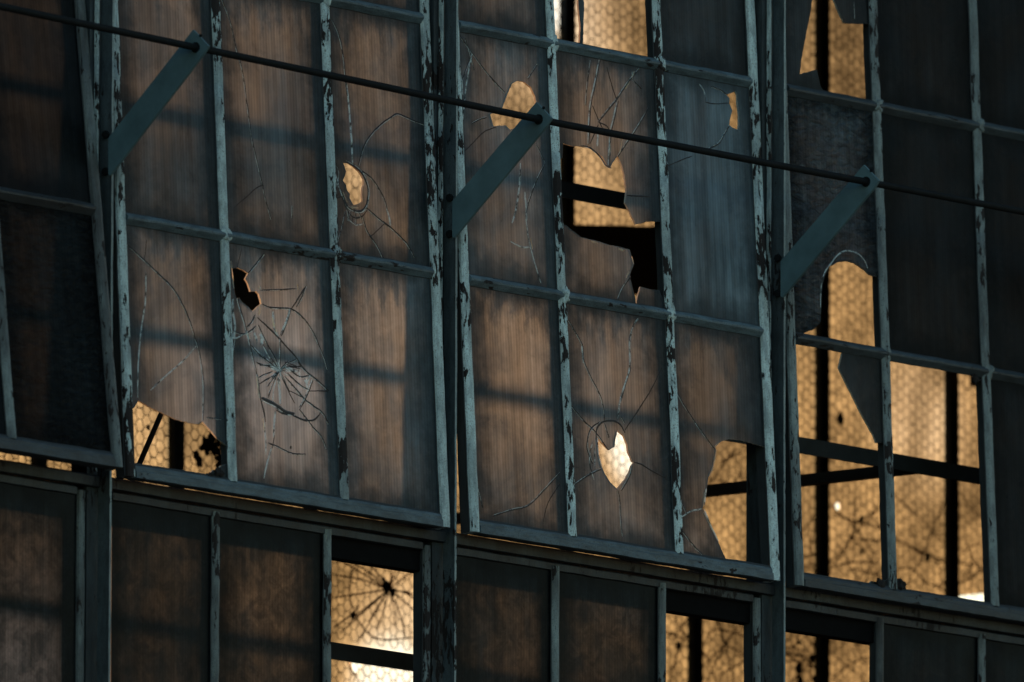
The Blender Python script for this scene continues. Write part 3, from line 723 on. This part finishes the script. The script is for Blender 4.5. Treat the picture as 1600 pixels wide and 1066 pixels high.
P(2, 0, 1, .68, holes=[z11((355, 45), (375, 70), (405, 100), (428, 85), (432, 50), (440, 18), (465, 40), (480, 75), (485, 110), (500, 145), (508, 152), (498, 165), (490, 190), (470, 225), (438, 262), (410, 235), (388, 200), (372, 165), (362, 125))],
  cracks=[('d', 3, z7((235, 400), (270, 460), (295, 510), (300, 570), (330, 640), (370, 720), (385, 790), (385, 820))), ('l', 4, z7((290, 510), (297, 580))), ('l', 5, z7((525, 395), (505, 425), (490, 490), (490, 600), (470, 670), (450, 740), (440, 820))), ('d', 3, z7((495, 600), (470, 680), (455, 740))),
          ('d', 3, z7((625, 600), (580, 690), (530, 770), (470, 860))), ('d', 3, z7((250, 760), (300, 820), (350, 870), (400, 940))), ('d', 3, z7((385, 830), (405, 890))), ('d', 4, z7((350, 900), (355, 850), (380, 825), (420, 820), (450, 835), (470, 870))), ('d', 3, z7((335, 1000), (312, 930), (325, 860), (365, 825))), ('l', 3, z7((345, 1010), (345, 930))),
          ('d', 3, z11((508, 150), (540, 160), (590, 190), (640, 215))), ('d', 3, z11((440, 265), (450, 310), (455, 400), (462, 460))), ('d', 3, z11((370, 180), (320, 205), (260, 245))), ('l', 3.4, z11((357, 50), (360, 110), (375, 175))), ('d', 3.4, z11((500, 165), (490, 210), (455, 270))), ('d', 2.4, z7((455, 805), (470, 830)))])
P(2, 0, 2, .98, shards=[[(1030, 490), (1215, 490), (1215, 705), (1190, 697), (1160, 688), (1140, 686), (1125, 691), (1117, 697), (1119, 705), (1113, 733), (1107, 745), (1102, 775), (1098, 795), (1106, 811), (1113, 827), (1122, 846), (1130, 865), (1140, 884), (1140, 930), (1030, 930)]],
  cracks=[('d', 3, z7((675, 680), (720, 760), (780, 850), (845, 940))), ('l', 3, z11((790, 345), (745, 355), (705, 380))), ('d', 2.4, z11((700, 300), (712, 330), (728, 365))), ('d', 3, z11((705, 430), (760, 500), (815, 555))), ('l', 4, z11((800, 345), (830, 420), (860, 480))), ('l', 4, z11((800, 330), (810, 260)))])
P(3, 2, 0, .20, shards=[[(1200, -200), (1270, -200), (1269, 0), (1266, 22), (1260, 52), (1255, 79), (1252, 94), (1250, 116), (1276, 109), (1283, 137), (1291, 145), (1291, 180), (1200, 180)],
                        [(1303, -200), (1303, 0), (1311, 19), (1319, 36), (1331, 37), (1344, 37), (1390, 38), (1390, -200)]], cracks=[('d', 2, [(1335, 0), (1336, 30)])])
P(3, 2, 1, .10); P(3, 2, 2, .08)
P(3, 1, 0, .34, 1., shards=[[(1200, 120), (1400, 120), (1400, 445), (1357, 428), (1350, 421), (1337, 412), (1324, 408), (1307, 410), (1296, 416), (1290, 430), (1285, 445), (1283, 470), (1283, 485), (1282, 504), (1271, 515), (1250, 523), (1240, 530), (1200, 550)]],
  cracks=[('l', 3.4, z8((218, 350), (222, 260), (235, 205), (262, 165), (290, 130), (325, 112), (370, 122), (400, 150), (415, 185))), ('d', 3, z8((262, 175), (300, 152), (350, 155)))])
P(3, 1, 1, .10); P(3, 1, 2, .08)
P(3, 0, 0, .25, shards=[[(1318, 545), (1316, 553), (1311, 575), (1320, 594), (1335, 624), (1350, 654), (1365, 680), (1369, 692), (1420, 692), (1420, 530)],
                        [(1352, 940), (1354, 915), (1362, 908), (1374, 910), (1390, 905), (1400, 940)]])
P(3, 0, 1, .2, shards=[[(1450, 960), (1456, 939), (1470, 936), (1480, 942), (1484, 960)], [(1518, 560), (1521, 588), (1525, 594), (1560, 596), (1560, 560)]])
P(3, 0, 2, .08)

def more(key, *cr): PD[key]['cracks'] = list(PD[key]['cracks'])+list(cr)
more((2, 1, 1), ('g', 5, [(991, 112), (987, 124)]), ('g', 3, [(984, 128), (977, 139)]), ('g', 4, [(923, 377), (934, 381)]), ('g', 5, [(966, 389), (975, 392)]), ('g', 4, [(987, 401), (990, 413)]), ('g', 4, [(983, 424), (978, 434)]), ('g', 3, [(973, 216), (968, 240)]), ('g', 3, [(954, 222), (951, 246)]), ('g', 3, [(874, 208), (873, 216)]),
     ('d', 3, [(907, 228), (922, 231), (936, 243), (947, 259), (955, 262)]), ('d', 2.4, [(923, 95), (918, 130), (915, 165)]))
more((1, 0, 1), ('g', 6, s1((458, 620), (470, 690), (498, 768))), ('g', 6, s1((350, 520), (352, 560), (340, 600))), ('g', 5, s1((245, 740), (255, 770), (268, 800))), ('g', 4, s1((110, 150), (120, 250), (135, 380))), ('g', 4, s2((325, 150), (335, 230), (348, 325))), ('g', 3, s2((375, 500), (390, 600))), ('g', 5, s1((340, 360), (362, 385))),
     ('g', 4, s1((665, 345), (668, 385))), ('g', 5, s2((505, 160), (515, 260))), ('l', 10, s1((430, 1010), (470, 1040), (515, 1060))), ('l', 5, s2((470, 60), (515, 100), (560, 60))), *[('l', 2.4, s2((512, 98), e)) for e in ((455, 165), (535, 190), (590, 150), (440, 90), (575, 60), (480, 20), (610, 110), (400, 190))])
more((1, 0, 1), ('l', 9, s1((360, 760), (372, 800), (365, 840))), ('l', 7, s1((300, 740), (320, 790), (330, 830))), ('l', 6, s1((545, 720), (580, 640), (600, 560))), ('l', 5, s1((380, 860), (430, 950), (480, 1020))), ('l', 5, s1((300, 870), (360, 930), (430, 985))),
     ('l', 8, s2((500, 30), (515, 90), (520, 150))), ('l', 6, s2((545, 70), (600, 90), (660, 110))), ('d', 2.4, s2((520, 100), (470, 190), (420, 330))), ('d', 2.4, s2((520, 100), (455, 60), (350, 60))), ('d', 2.4, s2((515, 95), (600, 70), (690, 90))), ('l', 4, s2((720, 180), (745, 200), (770, 140))), ('d', 2, s2((500, 120), (440, 200), (415, 235))), ('d', 2, s2((600, 270), (660, 300), (715, 330))),
     ('d', 2.4, s1((655, 535), (700, 450), (735, 355))), ('d', 2, s1((560, 1000), (620, 985), (660, 960))), ('d', 2, s1((570, 1010), (640, 1030), (700, 1020))))
more((1, 1, 2), ('l', 4, [(523, 268), (529, 290), (537, 312)]), ('l', 4, [(576, 300), (574, 320), (566, 332)]), ('d', 2, [(531, 300), (524, 310)]), ('d', 2, [(556, 332), (556, 352)]), ('d', 2, [(548, 330), (543, 346)]), ('g', 4, [(543, 322), (552, 327)]))
more((2, 0, 2), ('g', 3.4, [(1119, 703), (1114, 730), (1108, 744)]), ('g', 4, [(1101, 770), (1099, 792)]), ('g', 4, [(1099, 800), (1108, 818), (1114, 832)]), ('g', 3, [(1124, 692), (1116, 699)]))
more((2, 0, 1), ('g', 3, [(934, 684), (936, 706), (940, 730)]), ('g', 3, [(986, 727), (980, 748)]), ('l', 3, [(926, 690), (921, 720), (928, 750)]))
more((1, 1, 2), ('g', 4, [(536, 300), (542, 316)]), ('g', 3, [(548, 324), (560, 325)]), ('l', 3, [(551, 250), (549, 205)]))
more((2, 1, 0), ('g', 3, [(829, 372), (832, 390)]), ('g', 3, [(836, 152), (839, 164)]), ('l', 4, [(820, 300), (823, 345)]), ('d', 2.6, [(727, 60), (735, 85), (741, 110)]), ('d', 2, [(720, 130), (735, 90)]))
sash_lab = ['dark left sash tilted open, its unbroken soiled panes almost black',
            'tilted sash with the small oval hole and the large spider-web crack',
            'tilted sash with the heart shaped hole and the largest broken pane',
            'tilted sash at the right whose bottom panes are gone, amber glass showing through']

def add_pane(parent, mat, rect, d, y0=0.0, th=.0055, seed=0):
    x0, x1, zz0, zz1 = rect
    full = [(x0, zz0), (x1, zz0), (x1, zz1), (x0, zz1)]
    tol = lambda pts: [(h.x, h.z) for h in (hit(px, py, mat, y0) for px, py in pts)]
    loopsets = []
    if d['shards'] is None: loopsets.append(([full] + [rough_outline(tol(h), seed, .0007, .006) for h in d['holes']]))
    else:
        for sh in d['shards']:
            c = clip(tol(sh), *rect)
            if len(c) > 2: loopsets.append([rough_outline(c, seed, .0009, .007, rect)])
    first = None
    for k, lps in enumerate(loopsets):
        sl = slab(lps, th, y0, rect)
        big = k == 0
        lt = d['light'] if d.get('dark') is None or k != d['dark'] else .02
        o = sl.build('glass_pane' if big else 'glass_shard', [M['glass'], M['clear'], M['edge']], parent, blotch=float(d.get('blotch', (seed*37 % 10)/22)), light=float(lt), hammer=float(d['hammer']), film=float(d.get('film', .02)))
        if big: first = o
    if d['cracks'] and first:
        mb = MB()
        for k, (st, wd, pts) in enumerate(d['cracks']):
            q = [Vector((h.x, y0-.0002, h.z)) for h in (hit(px, py, mat, y0) for px, py in pts)]
            q = [Vector((min(x1, max(x0, p.x)), p.y, min(zz1, max(zz0, p.z)))) for p in q]
            wd = wd*.0016
            if st == 'd':
                crack_line(mb, q, wd, 0, k)
                if k % 3 != 1: crack_line(mb, q, wd*.45, 1, k+90, off=-wd*.6)
            elif st == 'l': crack_line(mb, q, wd, 1, k)
            elif st == 'g': crack_line(mb, q, wd, 2, k)
            else:
                crack_line(mb, q, wd*.6, 0, k, off=wd*.4); crack_line(mb, q, wd*.7, 1, k+50, off=-wd*.3)
        mb.build('crack_web', [M['crack_d'], M['crack_l'], M['glint']], first, kind='stuff')
    return first

WEARV = [.30, .46, .42, .28]
for b_ in range(4):
    a = R(ANG[b_])
    sash = empty('hung_sash', (bayx[b_], 0, Z0+PIV), sash_lab[b_], 'window sash', 'tilting steel sashes of the front window', rotx=-a)
    mat = Matrix.Translation((bayx[b_], 0, Z0+PIV)) @ Matrix.Rotation(-a, 4, 'X')
    L = lambda r: ROWS[r]-PIV
    wv = WEARV[b_]; PAINTED_SHADE[0] = [.88, .26, .10, .74][b_]  # painted shade per bay, heaviest on the outer sashes
    for i in (0, 3):
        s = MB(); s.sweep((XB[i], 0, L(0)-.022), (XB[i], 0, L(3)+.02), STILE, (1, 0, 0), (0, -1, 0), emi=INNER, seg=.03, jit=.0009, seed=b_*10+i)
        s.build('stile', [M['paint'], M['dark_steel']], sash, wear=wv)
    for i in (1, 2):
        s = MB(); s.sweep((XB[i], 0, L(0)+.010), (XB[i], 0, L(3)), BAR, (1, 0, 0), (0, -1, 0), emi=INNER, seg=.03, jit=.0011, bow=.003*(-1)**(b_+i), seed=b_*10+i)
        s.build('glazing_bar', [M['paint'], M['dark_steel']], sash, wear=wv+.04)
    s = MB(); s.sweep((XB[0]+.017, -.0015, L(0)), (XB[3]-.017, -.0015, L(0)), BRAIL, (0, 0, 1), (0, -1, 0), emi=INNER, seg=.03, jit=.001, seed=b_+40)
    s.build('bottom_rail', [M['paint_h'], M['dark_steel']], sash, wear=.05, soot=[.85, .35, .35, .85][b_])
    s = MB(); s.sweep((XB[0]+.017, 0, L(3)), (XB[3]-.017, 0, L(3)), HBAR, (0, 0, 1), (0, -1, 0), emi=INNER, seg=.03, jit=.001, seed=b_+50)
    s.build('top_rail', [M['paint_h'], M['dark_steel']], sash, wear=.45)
    for r in (1, 2):
        for c in range(3):
            e0, e1 = (.017 if c == 0 else .004), (.017 if c == 2 else .004)
            s = MB(); s.sweep((XB[c]+e0, 0, L(r)), (XB[c+1]-e1, 0, L(r)), HBAR, (0, 0, 1), (0, -1, 0), emi=INNER, seg=.03, jit=.0011, seed=b_*20+r*5+c)
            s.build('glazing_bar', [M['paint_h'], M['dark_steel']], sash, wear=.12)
        for i in (1, 2):
            s = MB(); s.lump((XB[i]+.005, -.009, L(r)+.001), (.0185, .0085, .021), b_*7+r*3+i, 0, 3, .7)
            s.build('weld_knob', M['paint'], sash, smooth=True, wear=.22)
    if b_ == 3:
        for k, (px, py, rw, rh) in enumerate(((1408, 914, .022, .016), (1376, 912, .016, .012), (1466, 941, .030, .010), (1523, 591, .014, .018))):
            h = hit(px, py, mat, -.004)
            s = MB(); s.lump((h.x, -.004, h.z), (rw, .008, rh), k+3, 0, 2, .8); s.build('putty_lump', M['grime'], sash)
    if b_ == 1:
        for k, (px, py, rw, rh) in enumerate(((342, 740, .020, .016), (328, 744, .014, .010))):
            h = hit(px, py, mat, -.002)
            s = MB(); s.lump((h.x, .0, h.z), (rw, .008, rh), k+13, 0, 2, .8); s.build('putty_lump', M['grime'], sash)
    for r in range(3):
        for c in range(3):
            rect = (XB[c]+.006, XB[c+1]-.006, L(r)+.006, L(r+1)-.006)
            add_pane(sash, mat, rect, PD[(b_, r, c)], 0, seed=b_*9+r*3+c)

# ------------------------------------------------------------------ fixed lights below
fix_lab = ['fixed lower window at the far left with dim brown panes',
           'fixed lower window with the open pane and the star cracked glass behind it',
           'fixed lower window below the heart shaped hole, its right pane gone',
           'fixed lower window in the bottom right corner, its left pane gone']
FSC = .80
FD = {(0, 0): .09, (0, 1): .13, (0, 2): .14, (1, 0): .16, (1, 1): .27, (2, 0): .22, (2, 1): .17, (3, 1): .07, (3, 2): .05}
zl0, zl1 = -.80, -.064
for b_ in range(4):
    PAINTED_SHADE[0] = [.92, .82, .76, .92][b_]  # lower windows painted darker to follow the falloff
    fx = empty('fixed_window', (bayx[b_], 0, Z0), fix_lab[b_], 'window', 'fixed windows under the tilted sashes')
    mat = Matrix.Translation((bayx[b_], 0, Z0))
    s = MB(); s.sweep((XB[3]+.0, .004, zl0), (XB[3], .004, zl1), [(a_*.75, b_2) for a_, b_2 in STILE], (1, 0, 0), (0, -1, 0), emi=INNER, seg=.03, jit=.0009, seed=b_+60); s.build('jamb', [M['paint'], M['dark_steel']], fx, wear=.34)
    s = MB(); s.sweep((-.018, .018, zl0), (-.018, .018, zl1), [(-.012, .012), (.010, .012), (.012, -.02), (-.012, -.02)], (1, 0, 0), (0, -1, 0), seg=.05, jit=.0008, seed=b_+65); s.build('jamb', M['paint_d'], fx, wear=.2)
    for i in (1, 2):
        s = MB(); s.sweep((XB[i], 0, zl0), (XB[i], 0, zl1), [(a_*.8, b_2) for a_, b_2 in BAR], (1, 0, 0), (0, -1, 0), emi=INNER, seg=.03, jit=.0009, seed=b_*3+i+70); s.build('glazing_bar', [M['paint'], M['dark_steel']], fx, wear=.30)
    s = MB(); s.sweep((0, 0, -.066), (XB[3]-.02, 0, -.066), [(-.012, .0), (-.010, .006), (.008, .006), (.012, 0), (.012, -.03), (-.012, -.03)], (0, 0, 1), (0, -1, 0), seg=.04, jit=.0008, seed=b_+80); s.build('head', M['paint_d'], fx, wear=.2, soot=.96)  # head carries the painted overhang shade too
    s = MB(); s.sweep((0, 0, zl0-.02), (XB[3]+.02, 0, zl0-.02), HBAR, (0, 0, 1), (0, -1, 0), emi=INNER, seg=.04, jit=.0008, seed=b_+90); s.build('sill', [M['paint_h'], M['dark_steel']], fx, wear=.5)
    for c in range(3):
        if (b_, c) not in FD: continue
        rect = ((XB[c]+.006), XB[c+1]-.006, zl0+.004, -.070)
        cr = []
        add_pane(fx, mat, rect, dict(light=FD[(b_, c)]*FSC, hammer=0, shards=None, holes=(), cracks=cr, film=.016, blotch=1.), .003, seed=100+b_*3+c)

PAINTED_SHADE[0] = 0.
# ------------------------------------------------------------------ operating rod and its arms
rod = empty('operating_rod', (MULX[0], -.348, Z0+1.083), 'long thin dark rod crossing in front of the window on three slanting flat arms', 'rod')
RZ = lambda x: 1.083 + .018*max(0, (1.4-x)/1.42)
pts = []
n = 60
for i in range(n+1):
    x = MULX[0]-.4 + (MULX[4]+.8-MULX[0])*i/n
    pts.append((x-MULX[0], .0015*noise.noise(Vector((x*1.3, 0, 0)))-.0, RZ(x)-1.083+.0015*noise.noise(Vector((x*1.1, 5, 0)))))
s = MB(); s.tube(pts, .0098, 10); s.build('rod', M['rod'], rod, smooth=True)
ARM = [(-.338, 1.132), (-.392, 1.082), (-.375, 1.063), (-.046, .786), (-.040, .790), (-.040, .888), (-.060, .905)]
for i in range(5):
    dz = RZ(MULX[i])-1.083
    xo = MULX[i]-MULX[0]-(.012 if 0 < i < 4 else 0)
    s = MB(); k = len(ARM)
    for xx in (-.004, .004):
        for y, z in ARM: s.v.append(Vector((xo+xx, y+.348, z-1.083+dz*min(1, max(0, (-y-.04)/.3)))))
    s.f.append(tuple(range(k))); s.f.append(tuple(range(2*k-1, k-1, -1)))
    for e in range(k): s.f.append((e, (e+1) % k, k+(e+1) % k, k+e))
    s.mi = [0]*len(s.f)
    am = s.build('arm', M['arm'], rod, wear=-.35)
    if 0 < i < 4:
        s = MB()
        s.tube([(xo-.0042, 0, dz+.0), (xo-.0075, 0, dz+.0)], .0145, 12); s.build('collar', M['rod'], am)
        s = MB(); s.tube([(xo-.004, -.018, .030+dz), (xo-.0075, -.018, .030+dz)], .0045, 6); s.build('rivet', M['rod'], am)
